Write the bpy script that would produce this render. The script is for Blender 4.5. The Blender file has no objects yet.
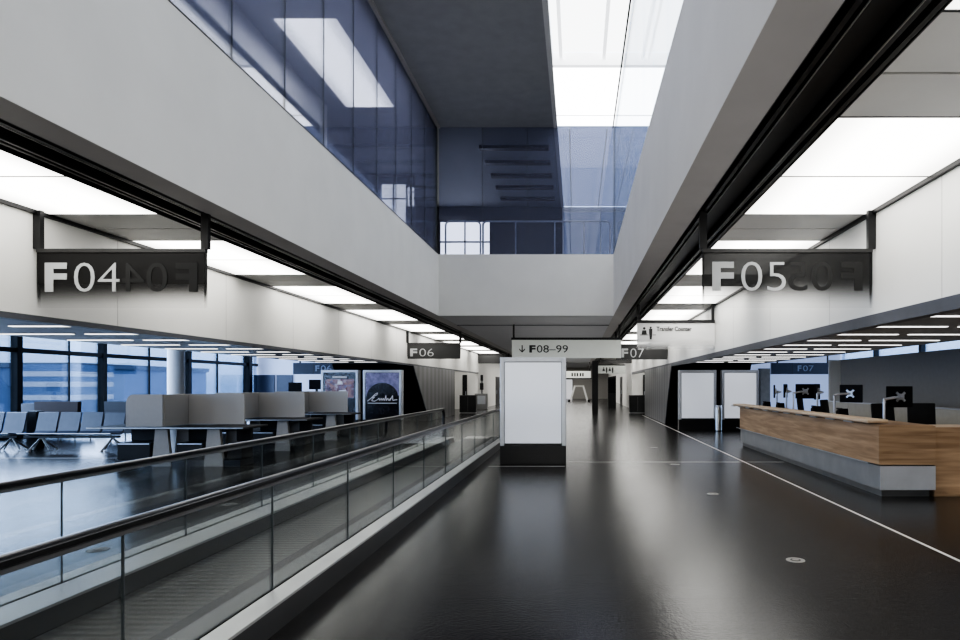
import bpy, bmesh, math, random
from mathutils import Vector, Matrix
random.seed(7)
S = bpy.context.scene
COL = S.collection
EYE = 1.6
M14 = 1.43                       # building module

# ------------------------------------------------------------------ materials
def lin(c):
    return tuple(((v/255)/12.92 if v/255 <= .04045 else ((v/255+.055)/1.055)**2.4) for v in c)

def newmat(name):
    m = bpy.data.materials.new(name); m.use_nodes = True
    nt = m.node_tree; nt.nodes.clear()
    out = nt.nodes.new('ShaderNodeOutputMaterial')
    return m, nt, out

def mat(name, col, rough=.5, metal=0., spec=.5, noise=0., nscale=8., bump=0., bscale=60., emit=None, estr=0., stretch=None):
    m, nt, out = newmat(name)
    p = nt.nodes.new('ShaderNodeBsdfPrincipled')
    p.inputs['Base Color'].default_value = (*col, 1)
    p.inputs['Roughness'].default_value = rough
    p.inputs['Metallic'].default_value = metal
    p.inputs['Specular IOR Level'].default_value = spec
    tc = nt.nodes.new('ShaderNodeTexCoord'); mp = nt.nodes.new('ShaderNodeMapping')
    nt.links.new(tc.outputs['Object'], mp.inputs['Vector'])
    if stretch: mp.inputs['Scale'].default_value = stretch
    if noise:
        n = nt.nodes.new('ShaderNodeTexNoise'); n.inputs['Scale'].default_value = nscale; n.inputs['Detail'].default_value = 5
        nt.links.new(mp.outputs['Vector'], n.inputs['Vector'])
        r = nt.nodes.new('ShaderNodeMapRange'); r.inputs['From Min'].default_value = .3; r.inputs['From Max'].default_value = .7
        r.inputs['To Min'].default_value = 1-noise; r.inputs['To Max'].default_value = 1+noise
        nt.links.new(n.outputs['Fac'], r.inputs['Value'])
        mx = nt.nodes.new('ShaderNodeVectorMath'); mx.operation = 'SCALE'; mx.inputs[0].default_value = col
        nt.links.new(r.outputs['Result'], mx.inputs['Scale'])
        nt.links.new(mx.outputs['Vector'], p.inputs['Base Color'])
    if bump:
        n2 = nt.nodes.new('ShaderNodeTexNoise'); n2.inputs['Scale'].default_value = bscale; n2.inputs['Detail'].default_value = 3
        nt.links.new(mp.outputs['Vector'], n2.inputs['Vector'])
        b = nt.nodes.new('ShaderNodeBump'); b.inputs['Strength'].default_value = bump; b.inputs['Distance'].default_value = .01
        nt.links.new(n2.outputs['Fac'], b.inputs['Height']); nt.links.new(b.outputs['Normal'], p.inputs['Normal'])
    if emit:
        p.inputs['Emission Color'].default_value = (*emit, 1); p.inputs['Emission Strength'].default_value = estr
    nt.links.new(p.outputs['BSDF'], out.inputs['Surface'])
    return m

def emis(name, col, s, edge=None):
    """Luminous panel: strongest at its middle, a little weaker to its rim."""
    m, nt, out = newmat(name)
    e = nt.nodes.new('ShaderNodeEmission'); e.inputs['Color'].default_value = (*col, 1); e.inputs['Strength'].default_value = s
    if edge is not None:
        tc = nt.nodes.new('ShaderNodeTexCoord')
        sep = nt.nodes.new('ShaderNodeSeparateXYZ'); nt.links.new(tc.outputs['Generated'], sep.inputs[0])
        a = nt.nodes.new('ShaderNodeMath'); a.operation = 'SUBTRACT'; a.inputs[1].default_value = .5
        nt.links.new(sep.outputs['X'], a.inputs[0])
        b = nt.nodes.new('ShaderNodeMath'); b.operation = 'ABSOLUTE'; nt.links.new(a.outputs[0], b.inputs[0])
        r = nt.nodes.new('ShaderNodeMapRange'); r.interpolation_type = 'SMOOTHSTEP'
        r.inputs['From Min'].default_value = .2; r.inputs['From Max'].default_value = .5
        r.inputs['To Min'].default_value = s; r.inputs['To Max'].default_value = s*edge
        nt.links.new(b.outputs[0], r.inputs['Value']); nt.links.new(r.outputs[0], e.inputs['Strength'])
    nt.links.new(e.outputs[0], out.inputs['Surface'])
    return m

def glass(name, tint, refl=1.0, rough=0., ior=1.5):
    m, nt, out = newmat(name)
    t = nt.nodes.new('ShaderNodeBsdfTransparent'); t.inputs['Color'].default_value = (*tint, 1)
    g = nt.nodes.new('ShaderNodeBsdfGlossy'); g.inputs['Roughness'].default_value = rough
    f = nt.nodes.new('ShaderNodeFresnel'); f.inputs['IOR'].default_value = ior
    k = nt.nodes.new('ShaderNodeMath'); k.operation = 'MULTIPLY'; k.inputs[1].default_value = refl
    nt.links.new(f.outputs[0], k.inputs[0])
    mx = nt.nodes.new('ShaderNodeMixShader')
    nt.links.new(k.outputs[0], mx.inputs[0]); nt.links.new(t.outputs[0], mx.inputs[1]); nt.links.new(g.outputs[0], mx.inputs[2])
    nt.links.new(mx.outputs[0], out.inputs['Surface'])
    return m

def veiled(name, tint, veil, amount, refl=.8):
    """Tinted glass with a faint diffuse veil of colour mixed in."""
    m = glass(name, tint, refl); nt = m.node_tree
    out = [n for n in nt.nodes if n.type == 'OUTPUT_MATERIAL'][0]
    src = out.inputs['Surface'].links[0].from_socket
    d = nt.nodes.new('ShaderNodeBsdfDiffuse'); d.inputs['Color'].default_value = (*veil, 1)
    t = nt.nodes.new('ShaderNodeBsdfTranslucent'); t.inputs['Color'].default_value = (*veil, 1)
    a = nt.nodes.new('ShaderNodeMixShader'); nt.links.new(d.outputs[0], a.inputs[1]); nt.links.new(t.outputs[0], a.inputs[2])
    b = nt.nodes.new('ShaderNodeMixShader'); b.inputs[0].default_value = amount
    nt.links.new(src, b.inputs[1]); nt.links.new(a.outputs[0], b.inputs[2]); nt.links.new(b.outputs[0], out.inputs['Surface'])
    return m

def faded(name, col, top, bot, f0=0., f1=.5, rough=.35, spec=.25):
    """A printed glass panel whose tint fades out towards its lower edge."""
    m, nt, out = newmat(name)
    t = nt.nodes.new('ShaderNodeBsdfTransparent')
    p = nt.nodes.new('ShaderNodeBsdfPrincipled'); p.inputs['Base Color'].default_value = (*col, 1); p.inputs['Roughness'].default_value = rough; p.inputs['Specular IOR Level'].default_value = spec
    tc = nt.nodes.new('ShaderNodeTexCoord'); sep = nt.nodes.new('ShaderNodeSeparateXYZ')
    nt.links.new(tc.outputs['Generated'], sep.inputs[0])
    r = nt.nodes.new('ShaderNodeMapRange'); r.interpolation_type = 'SMOOTHSTEP'
    r.inputs['From Min'].default_value = f0; r.inputs['From Max'].default_value = f1
    r.inputs['To Min'].default_value = bot; r.inputs['To Max'].default_value = top
    nt.links.new(sep.outputs['Z'], r.inputs['Value'])
    mx = nt.nodes.new('ShaderNodeMixShader')
    nt.links.new(r.outputs[0], mx.inputs[0]); nt.links.new(t.outputs[0], mx.inputs[1]); nt.links.new(p.outputs[0], mx.inputs[2])
    nt.links.new(mx.outputs[0], out.inputs['Surface'])
    return m

def wood(name, c1, c2):
    m, nt, out = newmat(name)
    p = nt.nodes.new('ShaderNodeBsdfPrincipled'); p.inputs['Roughness'].default_value = .45
    g = nt.nodes.new('ShaderNodeNewGeometry'); mp = nt.nodes.new('ShaderNodeMapping')
    mp.inputs['Scale'].default_value = (.7, .7, 11)
    nt.links.new(g.outputs['Position'], mp.inputs['Vector'])
    n = nt.nodes.new('ShaderNodeTexNoise'); n.inputs['Scale'].default_value = 1.5; n.inputs['Detail'].default_value = 8; n.inputs['Distortion'].default_value = .4
    nt.links.new(mp.outputs[0], n.inputs['Vector'])
    cr = nt.nodes.new('ShaderNodeValToRGB')
    cr.color_ramp.elements[0].position = .35; cr.color_ramp.elements[0].color = (*c2, 1)
    cr.color_ramp.elements[1].position = .68; cr.color_ramp.elements[1].color = (*c1, 1)
    nt.links.new(n.outputs['Fac'], cr.inputs[0]); nt.links.new(cr.outputs[0], p.inputs['Base Color'])
    nt.links.new(p.outputs[0], out.inputs['Surface'])
    return m

def ribbed(name, col, rough, axis, freq, metal=0., depth=.35, darken=.6):
    """Fine parallel ribs along one axis, as bump and shade of the material itself."""
    m, nt, out = newmat(name)
    p = nt.nodes.new('ShaderNodeBsdfPrincipled'); p.inputs['Roughness'].default_value = rough; p.inputs['Metallic'].default_value = metal
    g = nt.nodes.new('ShaderNodeNewGeometry'); w = nt.nodes.new('ShaderNodeTexWave')
    w.bands_direction = axis; w.inputs['Scale'].default_value = freq
    nt.links.new(g.outputs['Position'], w.inputs['Vector'])
    b = nt.nodes.new('ShaderNodeBump'); b.inputs['Strength'].default_value = depth; b.inputs['Distance'].default_value = .01
    nt.links.new(w.outputs['Fac'], b.inputs['Height']); nt.links.new(b.outputs[0], p.inputs['Normal'])
    cr = nt.nodes.new('ShaderNodeValToRGB')
    cr.color_ramp.elements[0].color = (*[v*darken for v in col], 1); cr.color_ramp.elements[1].color = (*col, 1)
    nt.links.new(w.outputs['Fac'], cr.inputs[0]); nt.links.new(cr.outputs[0], p.inputs['Base Color'])
    nt.links.new(p.outputs[0], out.inputs['Surface'])
    return m

def floor_mat():
    m, nt, out = newmat('dark_stone_floor')
    p = nt.nodes.new('ShaderNodeBsdfPrincipled')
    g = nt.nodes.new('ShaderNodeNewGeometry')
    br = nt.nodes.new('ShaderNodeTexBrick'); br.offset = .5
    br.inputs['Scale'].default_value = 1.0; br.inputs['Brick Width'].default_value = 1.2; br.inputs['Row Height'].default_value = .3
    br.inputs['Mortar Size'].default_value = .004; br.inputs['Mortar Smooth'].default_value = .3
    br.inputs['Color1'].default_value = (.015, .0142, .0136, 1); br.inputs['Color2'].default_value = (.020, .019, .0182, 1)
    br.inputs['Mortar'].default_value = (.008, .008, .008, 1)
    nt.links.new(g.outputs['Position'], br.inputs['Vector'])
    n = nt.nodes.new('ShaderNodeTexNoise'); n.inputs['Scale'].default_value = 42; n.inputs['Detail'].default_value = 4
    nt.links.new(g.outputs['Position'], n.inputs['Vector'])
    rr = nt.nodes.new('ShaderNodeMapRange'); rr.inputs['To Min'].default_value = .15; rr.inputs['To Max'].default_value = .27
    nt.links.new(n.outputs['Fac'], rr.inputs['Value'])
    nt.links.new(rr.outputs[0], p.inputs['Roughness'])
    ad = nt.nodes.new('ShaderNodeMath'); ad.operation = 'MULTIPLY_ADD'; ad.inputs[1].default_value = -.25
    nt.links.new(br.outputs['Fac'], ad.inputs[0]); nt.links.new(n.outputs['Fac'], ad.inputs[2])
    b = nt.nodes.new('ShaderNodeBump'); b.inputs['Strength'].default_value = .27; b.inputs['Distance'].default_value = .006
    nt.links.new(ad.outputs[0], b.inputs['Height']); nt.links.new(b.outputs[0], p.inputs['Normal'])
    nt.links.new(br.outputs['Color'], p.inputs['Base Color'])
    p.inputs['Specular IOR Level'].default_value = .42
    nt.links.new(p.outputs[0], out.inputs['Surface'])
    return m

MT = dict(
    floor=floor_mat(),
    void=mat('void_wall_plaster', (.72, .72, .71), .7, noise=.03, nscale=1.2),
    white=mat('white_wall_panel', (.74, .735, .71), .45, noise=.02, nscale=1.5),
    soffit=mat('grey_soffit', (.42, .405, .40), .6, noise=.04, nscale=2),
    upceil=mat('upper_ceiling_grey', (.34, .345, .355), .6, noise=.06, nscale=3),
    ceilgrey=mat('corridor_ceiling_grey', (.50, .505, .53), .55, noise=.03, nscale=2),
    dimpanel=mat('unlit_ceiling_panel', (.70, .69, .67), .5, noise=.03, nscale=2),
    black=mat('black_metal', (.008, .008, .009), .4, noise=.2),
    blackgloss=mat('black_glass_cladding', (.006, .006, .008), .3, noise=.2),
    rail=mat('black_rubber_handrail', (.012, .012, .013), .28, noise=.1),
    trackrail=mat('dark_track_rail', (.05, .05, .05), .35, metal=.6, noise=.1),
    brightrail=mat('bright_track_rail', (.6, .6, .58), .3, metal=.8, noise=.05),
    slate=mat('slate_blue_edge', (.085, .09, .105), .45, noise=.05),
    gateceil=mat('gate_ceiling_grey', (.26, .26, .27), .5, noise=.05),
    steel=mat('brushed_steel', (.55, .54, .52), .32, metal=1., noise=.06, nscale=3, stretch=(1, 40, 1)),
    steeldk=mat('dull_steel', (.30, .30, .30), .42, metal=.9, noise=.08, nscale=4),
    counter_steel=mat('counter_steel', (.36, .36, .36), .38, metal=.5, noise=.08, nscale=3),
    alum=mat('aluminium_frame', (.50, .52, .56), .38, metal=.7, noise=.05),
    litsteel=mat('lit_counter_steel', (.58, .59, .61), .35, metal=.25, noise=.06, nscale=3),  # counter steel painted lighter, for the end face that catches light
    skirt2=mat('walkway_side_steel', (.055, .055, .056), .45, metal=.2, noise=.08, nscale=3),
    deck=mat('walkway_deck_steel', (.58, .58, .57), .36, metal=.75, noise=.08, nscale=2),
    coverglass=glass('thin_cover_glass', (.96, .97, .98), .18),
    skirt=mat('walkway_skirt', (.11, .11, .11), .4, metal=.5, noise=.05),
    pallet=ribbed('walkway_pallet', (.15, .15, .148), .42, 'Y', 3.4, metal=.3, depth=.35, darken=.72),
    rib=ribbed('ribbed_grey_cladding', (.20, .20, .205), .4, 'Y', .40, metal=.3, depth=.1, darken=.66),
    glass=glass('clear_balustrade_glass', (.925, .94, .935), .35),
    joint=mat('glass_joint', (.07, .08, .085), .4, noise=.1),
    blueglass=veiled('blue_tinted_glass', (.80, .83, .93), (.47, .49, .68), .11, .7),
    sideglass=glass('faint_blue_glass', (.90, .93, .97), .5),
    winglass=glass('window_glass', (.80, .88, .98), .7),
    wood=wood('oak_veneer', (.47, .32, .195), (.28, .175, .10)),
    ledge=wood('pale_oak_ledge', (.62, .49, .35), (.48, .36, .25)),
    felt=mat('grey_felt', (.36, .36, .36), .95, spec=.1, noise=.12, nscale=90, bump=.3, bscale=200),
    feltdk=mat('dark_upholstery', (.018, .018, .02), .7, noise=.2, nscale=40),
    bronw=mat('brown_upholstery', (.055, .04, .038), .7, noise=.15, nscale=40),
    bluegrey=mat('blue_grey_upholstery', (.07, .075, .09), .6, noise=.1, nscale=40),
    seat=mat('seat_shell', (.075, .088, .125), .28, noise=.05),
    lumi=emis('luminous_ceiling_panel', (1., .985, .945), 4.7, .55),
    tube=emis('linear_lamp', (1., .99, .97), 2.2),
    sky=emis('translucent_skylight', (.97, .985, 1.), 3.0),
    skyband=emis('translucent_skylight_band', (.975, .985, 1.), 5.0),
    glowwall=mat('glowing_lounge_wall', (.50, .55, .66), .4, noise=.02, emit=(.50, .62, .98), estr=.42),  # daylight falling on the lounge end walls, put in as a glow
    lightbox=mat('white_lightbox_sheet', (.62, .63, .66), .12, noise=.015, nscale=1, emit=(.88, .89, .95), estr=.34),
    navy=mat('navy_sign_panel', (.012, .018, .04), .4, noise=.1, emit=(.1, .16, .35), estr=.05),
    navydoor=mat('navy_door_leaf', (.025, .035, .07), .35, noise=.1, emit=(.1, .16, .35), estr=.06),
    letter=mat('pale_grey_letter', (.46, .47, .475), .5, noise=.02),
    letterdk=mat('dark_grey_letter', (.03, .03, .03), .5, noise=.05),
    letterlt=mat('blue_grey_letter', (.22, .26, .36), .5, noise=.05, emit=(.3, .4, .6), estr=.095),
    ghost=mat('rear_letter_dark', (.010, .010, .010), .6, noise=.05),  # dark mirrored letters of the sign's rear side
    signdk=faded('smoked_sign_glass', (.014, .0135, .0135), .98, .03, .0, .50),
    signdk2=faded('grey_sign_glass', (.018, .018, .018), .88, .03, .0, .55),
    signmid=mat('dark_sign_panel', (.04, .04, .04), .4, noise=.05),
    signlt=mat('pale_sign_panel', (.62, .635, .60), .4, noise=.02, emit=(.9, .95, .88), estr=.095),
    signwh=faded('white_sign_glass', (.78, .78, .77), .95, .15, .0, .4),
    screen=mat('monitor_shell', (.008, .008, .010), .6, spec=.2, noise=.1),
    chair=mat('black_mesh_chair', (.010, .010, .011), .7, noise=.2, nscale=50),
    line=mat('white_floor_inlay', (.62, .61, .58), .4, noise=.05),
    disk=mat('floor_lid_metal', (.34, .33, .31), .4, metal=.4, noise=.05),
    posterdark=mat('poster_black', (.012, .011, .016), .25, noise=.2),
    purple=mat('poster_purple', (.24, .22, .38), .3, noise=.5, nscale=6, emit=(.3, .28, .55), estr=.06),
    posterwhite=mat('poster_white', (.6, .6, .65), .4, noise=.05, emit=(.9, .9, 1.), estr=.095),
    stone=mat('pale_stone_tile', (.42, .39, .36), .5, noise=.12, nscale=5),
    partition=mat('warm_grey_partition', (.30, .29, .275), .55, noise=.03),
    lowglass=mat('low_grey_screen', (.27, .265, .24), .35, noise=.05),
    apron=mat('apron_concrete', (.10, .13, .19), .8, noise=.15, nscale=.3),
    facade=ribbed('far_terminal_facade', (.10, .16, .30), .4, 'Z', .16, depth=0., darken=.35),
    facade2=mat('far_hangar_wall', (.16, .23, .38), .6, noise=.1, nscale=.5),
    blueglow=emis('blue_glow_pane', (.55, .68, 1.), .24),  # glow colour of the pane added over the upper back wall
    skydim=emis('soft_daylight_pane', (.95, .97, 1.), 2.2),
    glowbar=mat('glowing_skylight_bar', (.8, .8, .8), .5, noise=.02, emit=(.95, .97, 1.), estr=1.2),  # bars are no lamps; glow makes their undersides look lit
    backsky=emis('dusky_skylight', (.60, .72, 1.), .50),
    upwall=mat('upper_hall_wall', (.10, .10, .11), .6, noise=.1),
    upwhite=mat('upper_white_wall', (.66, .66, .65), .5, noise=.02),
)
def crowd_mat():
    m, nt, out = newmat('poster_crowd_print')
    p = nt.nodes.new('ShaderNodeBsdfPrincipled'); p.inputs['Roughness'].default_value = .3
    tc = nt.nodes.new('ShaderNodeTexCoord')
    v = nt.nodes.new('ShaderNodeTexVoronoi'); v.inputs['Scale'].default_value = 10
    nt.links.new(tc.outputs['Object'], v.inputs['Vector'])
    cr = nt.nodes.new('ShaderNodeValToRGB')
    e = cr.color_ramp.elements
    e[0].position = 0; e[0].color = (.03, .02, .06, 1); e[1].position = 1; e[1].color = (.10, .09, .2, 1)
    for pos, c in ((.3, (.12, .03, .04, 1)), (.45, (.35, .30, .35, 1)), (.6, (.07, .06, .16, 1)), (.8, (.3, .14, .09, 1))):
        k = e.new(pos); k.color = c
    sp = nt.nodes.new('ShaderNodeSeparateColor'); nt.links.new(v.outputs['Color'], sp.inputs[0])
    nt.links.new(sp.outputs[0], cr.inputs[0]); nt.links.new(cr.outputs[0], p.inputs['Base Color'])
    nt.links.new(cr.outputs[0], p.inputs['Emission Color']); p.inputs['Emission Strength'].default_value = .25
    nt.links.new(p.outputs[0], out.inputs['Surface'])
    return m
MT['crowd'] = crowd_mat()

# ------------------------------------------------------------------ geometry helpers
class MB:
    def __init__(self): self.bm = bmesh.new()
    def box(self, x0, x1, y0, y1, z0, z1, bev=0., seg=2):
        t = bmesh.new(); bmesh.ops.create_cube(t, size=1)
        for v in t.verts:
            v.co = Vector(((x0+x1)/2+v.co.x*(x1-x0), (y0+y1)/2+v.co.y*(y1-y0), (z0+z1)/2+v.co.z*(z1-z0)))
        if bev: bmesh.ops.bevel(t, geom=t.edges[:], offset=bev, segments=seg, profile=.5, affect='EDGES')
        return self._add(t)
    def _add(self, t, mx=None):
        if mx is not None: bmesh.ops.transform(t, matrix=mx, verts=t.verts)
        me = bpy.data.meshes.new('tmp'); t.to_mesh(me); t.free()
        self.bm.from_mesh(me); bpy.data.meshes.remove(me)
        return self
    def obox(self, c, size, rot, bev=0.):
        t = bmesh.new(); bmesh.ops.create_cube(t, size=1)
        for v in t.verts: v.co = Vector((v.co.x*size[0], v.co.y*size[1], v.co.z*size[2]))
        if bev: bmesh.ops.bevel(t, geom=t.edges[:], offset=bev, segments=2, profile=.5, affect='EDGES')
        return self._add(t, Matrix.Translation(c) @ rot.to_4x4())
    def quad(self, *pts):
        vs = [self.bm.verts.new(p) for p in pts]; self.bm.faces.new(vs); return self
    def prism(self, poly, axis, a, b):
        """poly: 2-D outline; axis it is extruded along from a to b (x: (y,z) outline; y: (x,z); z: (x,y))."""
        def P(u, v, w):
            return {'x': (w, u, v), 'y': (u, w, v), 'z': (u, v, w)}[axis]
        A = [self.bm.verts.new(P(u, v, a)) for u, v in poly]; B = [self.bm.verts.new(P(u, v, b)) for u, v in poly]
        n = len(poly)
        self.bm.faces.new(A); self.bm.faces.new(list(reversed(B)))
        for i in range(n): self.bm.faces.new((A[i], B[i], B[(i+1) % n], A[(i+1) % n]))
        return self
    def cyl(self, p0, p1, r0, r1=None, n=16):
        r1 = r0 if r1 is None else r1
        p0, p1 = Vector(p0), Vector(p1); d = p1-p0
        t = bmesh.new(); bmesh.ops.create_cone(t, cap_ends=True, segments=n, radius1=r0, radius2=r1, depth=d.length)
        return self._add(t, Matrix.Translation((p0+p1)/2) @ d.to_track_quat('Z', 'Y').to_matrix().to_4x4())
    def sweep(self, path, prof, up=Vector((1, 0, 0))):
        """Sweep a closed outline (u along `up`, v normal to the path) along a path lying in a plane normal to `up`."""
        rings = []
        for i, p in enumerate(path):
            p = Vector(p)
            t = (Vector(path[min(i+1, len(path)-1)])-Vector(path[max(i-1, 0)])).normalized()
            nrm = up.cross(t).normalized()
            rings.append([self.bm.verts.new(p+up*u+nrm*v) for u, v in prof])
        n = len(prof)
        for a, b in zip(rings, rings[1:]):
            for i in range(n): self.bm.faces.new((a[i], a[(i+1) % n], b[(i+1) % n], b[i]))
        self.bm.faces.new(rings[0]); self.bm.faces.new(list(reversed(rings[-1])))
        return self
    def tube(self, path, r, n=8):
        for a, b in zip(path, path[1:]): self.cyl(a, b, r, n=n)
        for p in path[1:-1]:
            t = bmesh.new(); bmesh.ops.create_uvsphere(t, u_segments=n, v_segments=6, radius=r); self._add(t, Matrix.Translation(p))
        return self
    def build(self, name, m, parent=None, loc=None, smooth=False):
        bmesh.ops.recalc_face_normals(self.bm, faces=self.bm.faces[:])
        me = bpy.data.meshes.new(name); self.bm.to_mesh(me); self.bm.free()
        if m is not None: me.materials.append(MT[m] if isinstance(m, str) else m)
        if smooth:
            for p in me.polygons: p.use_smooth = True
            me.set_sharp_from_angle(angle=math.radians(38))
        o = bpy.data.objects.new(name, me); COL.objects.link(o)
        if parent is not None: o.parent = parent
        if loc is not None: o.location = loc
        return o

def tag(o, label=None, cat=None, group=None, kind=None):
    if label: o['label'] = label
    if cat: o['category'] = cat
    if group: o['group'] = group
    if kind: o['kind'] = kind
    return o
def thing(name, label, cat, loc=(0, 0, 0), group=None, rz=0.):
    o = bpy.data.objects.new(name, None); COL.objects.link(o)
    o.location = loc; o.rotation_euler = (0, 0, rz); o.empty_display_size = .2
    return tag(o, label, cat, group)
def struct(name, mb, m, parent=None):
    o = mb.build(name, m, parent)
    if parent is None: o['kind'] = 'structure'
    return o
def sbox(name, m, *b): return struct(name, MB().box(*b), m)
def dup(root, loc, label=None, rz=None):
    r = root.copy(); COL.objects.link(r); r.location = loc
    if label: r['label'] = label
    if rz is not None: r.rotation_euler = (0, 0, rz)
    for ch in list(root.children):
        c = ch.copy(); COL.objects.link(c); c.parent = r
        for g in list(ch.children):
            d = g.copy(); COL.objects.link(d); d.parent = c
    return r

def text(name, body, m, parent, x0, z0, z1, y, width=None, bold=0., mirror=False, shear=0.):
    """Lettering standing in the XZ plane facing -Y: x0 = start, z0..z1 = cap height."""
    cu = bpy.data.curves.new(name, 'FONT'); cu.body = body; cu.size = 1; cu.offset = bold; cu.extrude = .004; cu.shear = shear
    cu.resolution_u = 4
    o = bpy.data.objects.new(name, cu); COL.objects.link(o)
    dg = bpy.context.evaluated_depsgraph_get(); dg.update()
    me = bpy.data.meshes.new_from_object(o.evaluated_get(dg))
    bpy.data.objects.remove(o); bpy.data.curves.remove(cu)
    xs = [v.co.x for v in me.vertices]; ys = [v.co.y for v in me.vertices]
    lo, hi = min(xs), max(xs); yl, yh = min(ys), max(ys)
    sz = (z1-z0)/(yh-yl); sx = sz if width is None else width/(hi-lo)
    for v in me.vertices:
        X = (v.co.x-lo)*sx
        if mirror: X = (hi-lo)*sx-X
        v.co = Vector((x0+X, y-v.co.z, z0+(v.co.y-yl)*sz))
    me.name = name; me.materials.append(MT[m])
    t = bpy.data.objects.new(name, me); COL.objects.link(t); t.parent = parent
    return t

# building lines
XL, XR = -4.19, 1.086            # faces of the void
SL, SR = -4.53, 1.457            # soffit / track
TL, TR = -5.15, 2.07             # track / luminous ceiling
FL, FR = -6.66, 3.65             # fascias
ZC, ZP, ZU = 3.70, 5.55, 9.40    # low ceiling, parapet, upper ceiling
YB = 19.3                        # end of the void
Y0, YE = -6.0, 76.0
PORTAL = {-1: (25.9, 28.7), 1: (24.8, 26.6)}   # head and foot of the leaning black walls
GZ = 2.46                        # gate ceiling
GYE = 24.8                       # end of the gate ceilings

# ================================================================== SETTING
sbox('floor', 'floor', -17.2, 14.2, Y0, YE, -.3, 0)
sbox('wall_rear', 'white', -17.2, 14.2, Y0-.3, Y0, 0, 10)
sbox('wall_far_end', 'partition', -10, 8, YE, YE+.3, 0, 4.2)

# --- the void: parapet walls, soffits, end beam
sbox('wall_left', 'void', XL-.06, XL, Y0, YB, ZC, ZP)
sbox('wall_right', 'void', XR, XR+.06, Y0, YB, ZC, ZP)
sbox('wall_back', 'void', XL-.06, XR+.06, YB, YB+.12, ZC, ZP)
sbox('trim_1', 'upwhite', XL-.14, XL-.10, Y0, 10.7, ZP-.1, 5.93)
sbox('trim_2', 'black', XL-.02, XL+.006, Y0, YB, ZP-.012, ZP+.006)
sbox('ceiling_soffit_left', 'soffit', SL, XL-.004, Y0, YE, ZC-.002, ZC+.2)
sbox('ceiling_soffit_right', 'soffit', XR+.004, SR, Y0, YE, ZC-.002, ZC+.2)
c = sbox('ceiling_corridor', 'ceilgrey', XL, XR, YB+.01, YE, ZC, ZC+.2)
sbox('trim_3', 'slate', XL, XR, 22.25, 22.33, ZC-.02, ZC)
# upper floor slabs
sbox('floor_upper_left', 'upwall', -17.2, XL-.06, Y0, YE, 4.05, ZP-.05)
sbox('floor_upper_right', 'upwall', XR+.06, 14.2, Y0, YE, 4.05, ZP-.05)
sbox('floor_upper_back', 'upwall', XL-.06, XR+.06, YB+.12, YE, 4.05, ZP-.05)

# --- black service tracks
def track(side, xa, xb, nm):
    """Recessed black track with thin running rails."""
    struct('ceiling_track_'+nm, MB().box(xa, xb, Y0, YE, 3.90, 4.05).box(xa, xa+.012, Y0, YE, ZC+.0, 3.9).box(xb-.012, xb, Y0, YE, ZC+.02, 3.9), 'black')
    w = xb-xa
    m = MB()
    for k in (.16, .30, .78, .93): m.box(xa+w*k-.02, xa+w*k+.02, Y0, YE, 3.72, 3.80)
    m.box(xa+w*.40, xa+w*.68, Y0, YE, 3.80, 3.84)
    o = m.build('trim_4' if nm == 'left' else 'trim_6', 'trackrail'); o['kind'] = 'structure'
    m = MB()
    for k in ((.25, .74) if side > 0 else (.72, .3)): m.box(xa+w*k-.004, xa+w*k+.004, Y0, YE, 3.715, 3.725)
    o = m.build('trim_5' if nm == 'left' else 'trim_7', 'brightrail'); o['kind'] = 'structure'
track(-1, TL, SL, 'left'); track(1, SR, TR, 'right')

# --- luminous strips: plain ceiling above, dim panels, lit panels
def strip(xa, xb, nm, side_words):
    struct('ceiling_strip_'+nm, MB().box(xa, xb, Y0, YE, 3.86, 4.05), 'soffit')
    dim = MB()
    n = -3
    d = 5.12+4.37*n
    while d < 43.5:
        for a, b in ((d+2.914, d+3.64), (d+3.66, d+4.37)):
            dim.box(xa+.01, xb-.03, a+.008, b-.008, 3.745, 3.80)
        d += 4.37
    struct('ceiling_dim_panels_'+nm, dim, 'dimpanel')
    seam = MB()
    for k in range(0, 31):
        y = 5.12-4.37+k*1.457
        if y < 43.5: seam.box(xa+.01, xb-.02, y-.016, y+.016, 3.745, 3.86)
    struct('ceiling_seams_'+nm, seam, 'black')
    mesh = None
    rear = MB()
    for n in range(-2, 9):
        d = 5.12+4.37*n
        for j, (a, b) in enumerate(((d, d+1.457), (d+1.457, d+2.914))):
            if n < 0:
                rear.box(xa+.01, xb-.03, a+.008, b-.008, 3.745, 3.80); continue
            if mesh is None:
                w2, l2 = (xb-xa-.04)/2, (1.457-.034)/2
                mesh = MB().box(-w2, w2, -l2, l2, 0, .055)
                o = mesh.build('ceiling_light', 'lumi'); mesh = o
            else:
                o = mesh.copy(); COL.objects.link(o)
            o.location = ((xa+xb)/2-.01, (a+b)/2, 3.745)
            ords = ['first', 'second', 'third', 'fourth', 'fifth', 'sixth', 'seventh', 'eighth', 'ninth']
            if n == 0: where = 'before the %s sign, %s' % (side_words[1], ('first panel' if j == 0 else 'second panel'))
            else: where = '%s pair beyond %s sign, %s' % (ords[n-1], side_words[1], ('near half' if j == 0 else 'far half'))
            tag(o, 'luminous ceiling panel %s, %s' % (side_words[0], where), 'ceiling light', 'luminous panels of the %s ceiling strip' % side_words[2])
    struct('ceiling_unseen_lit_panels_'+nm, rear, 'lumi')  # lit panels out of view, put in for their light
strip(FL, TL, 'left', ('above the walkway', 'F04', 'walkway side'))
strip(TR, FR, 'right', ('above the counter aisle', 'F05', 'counter side'))

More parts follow.
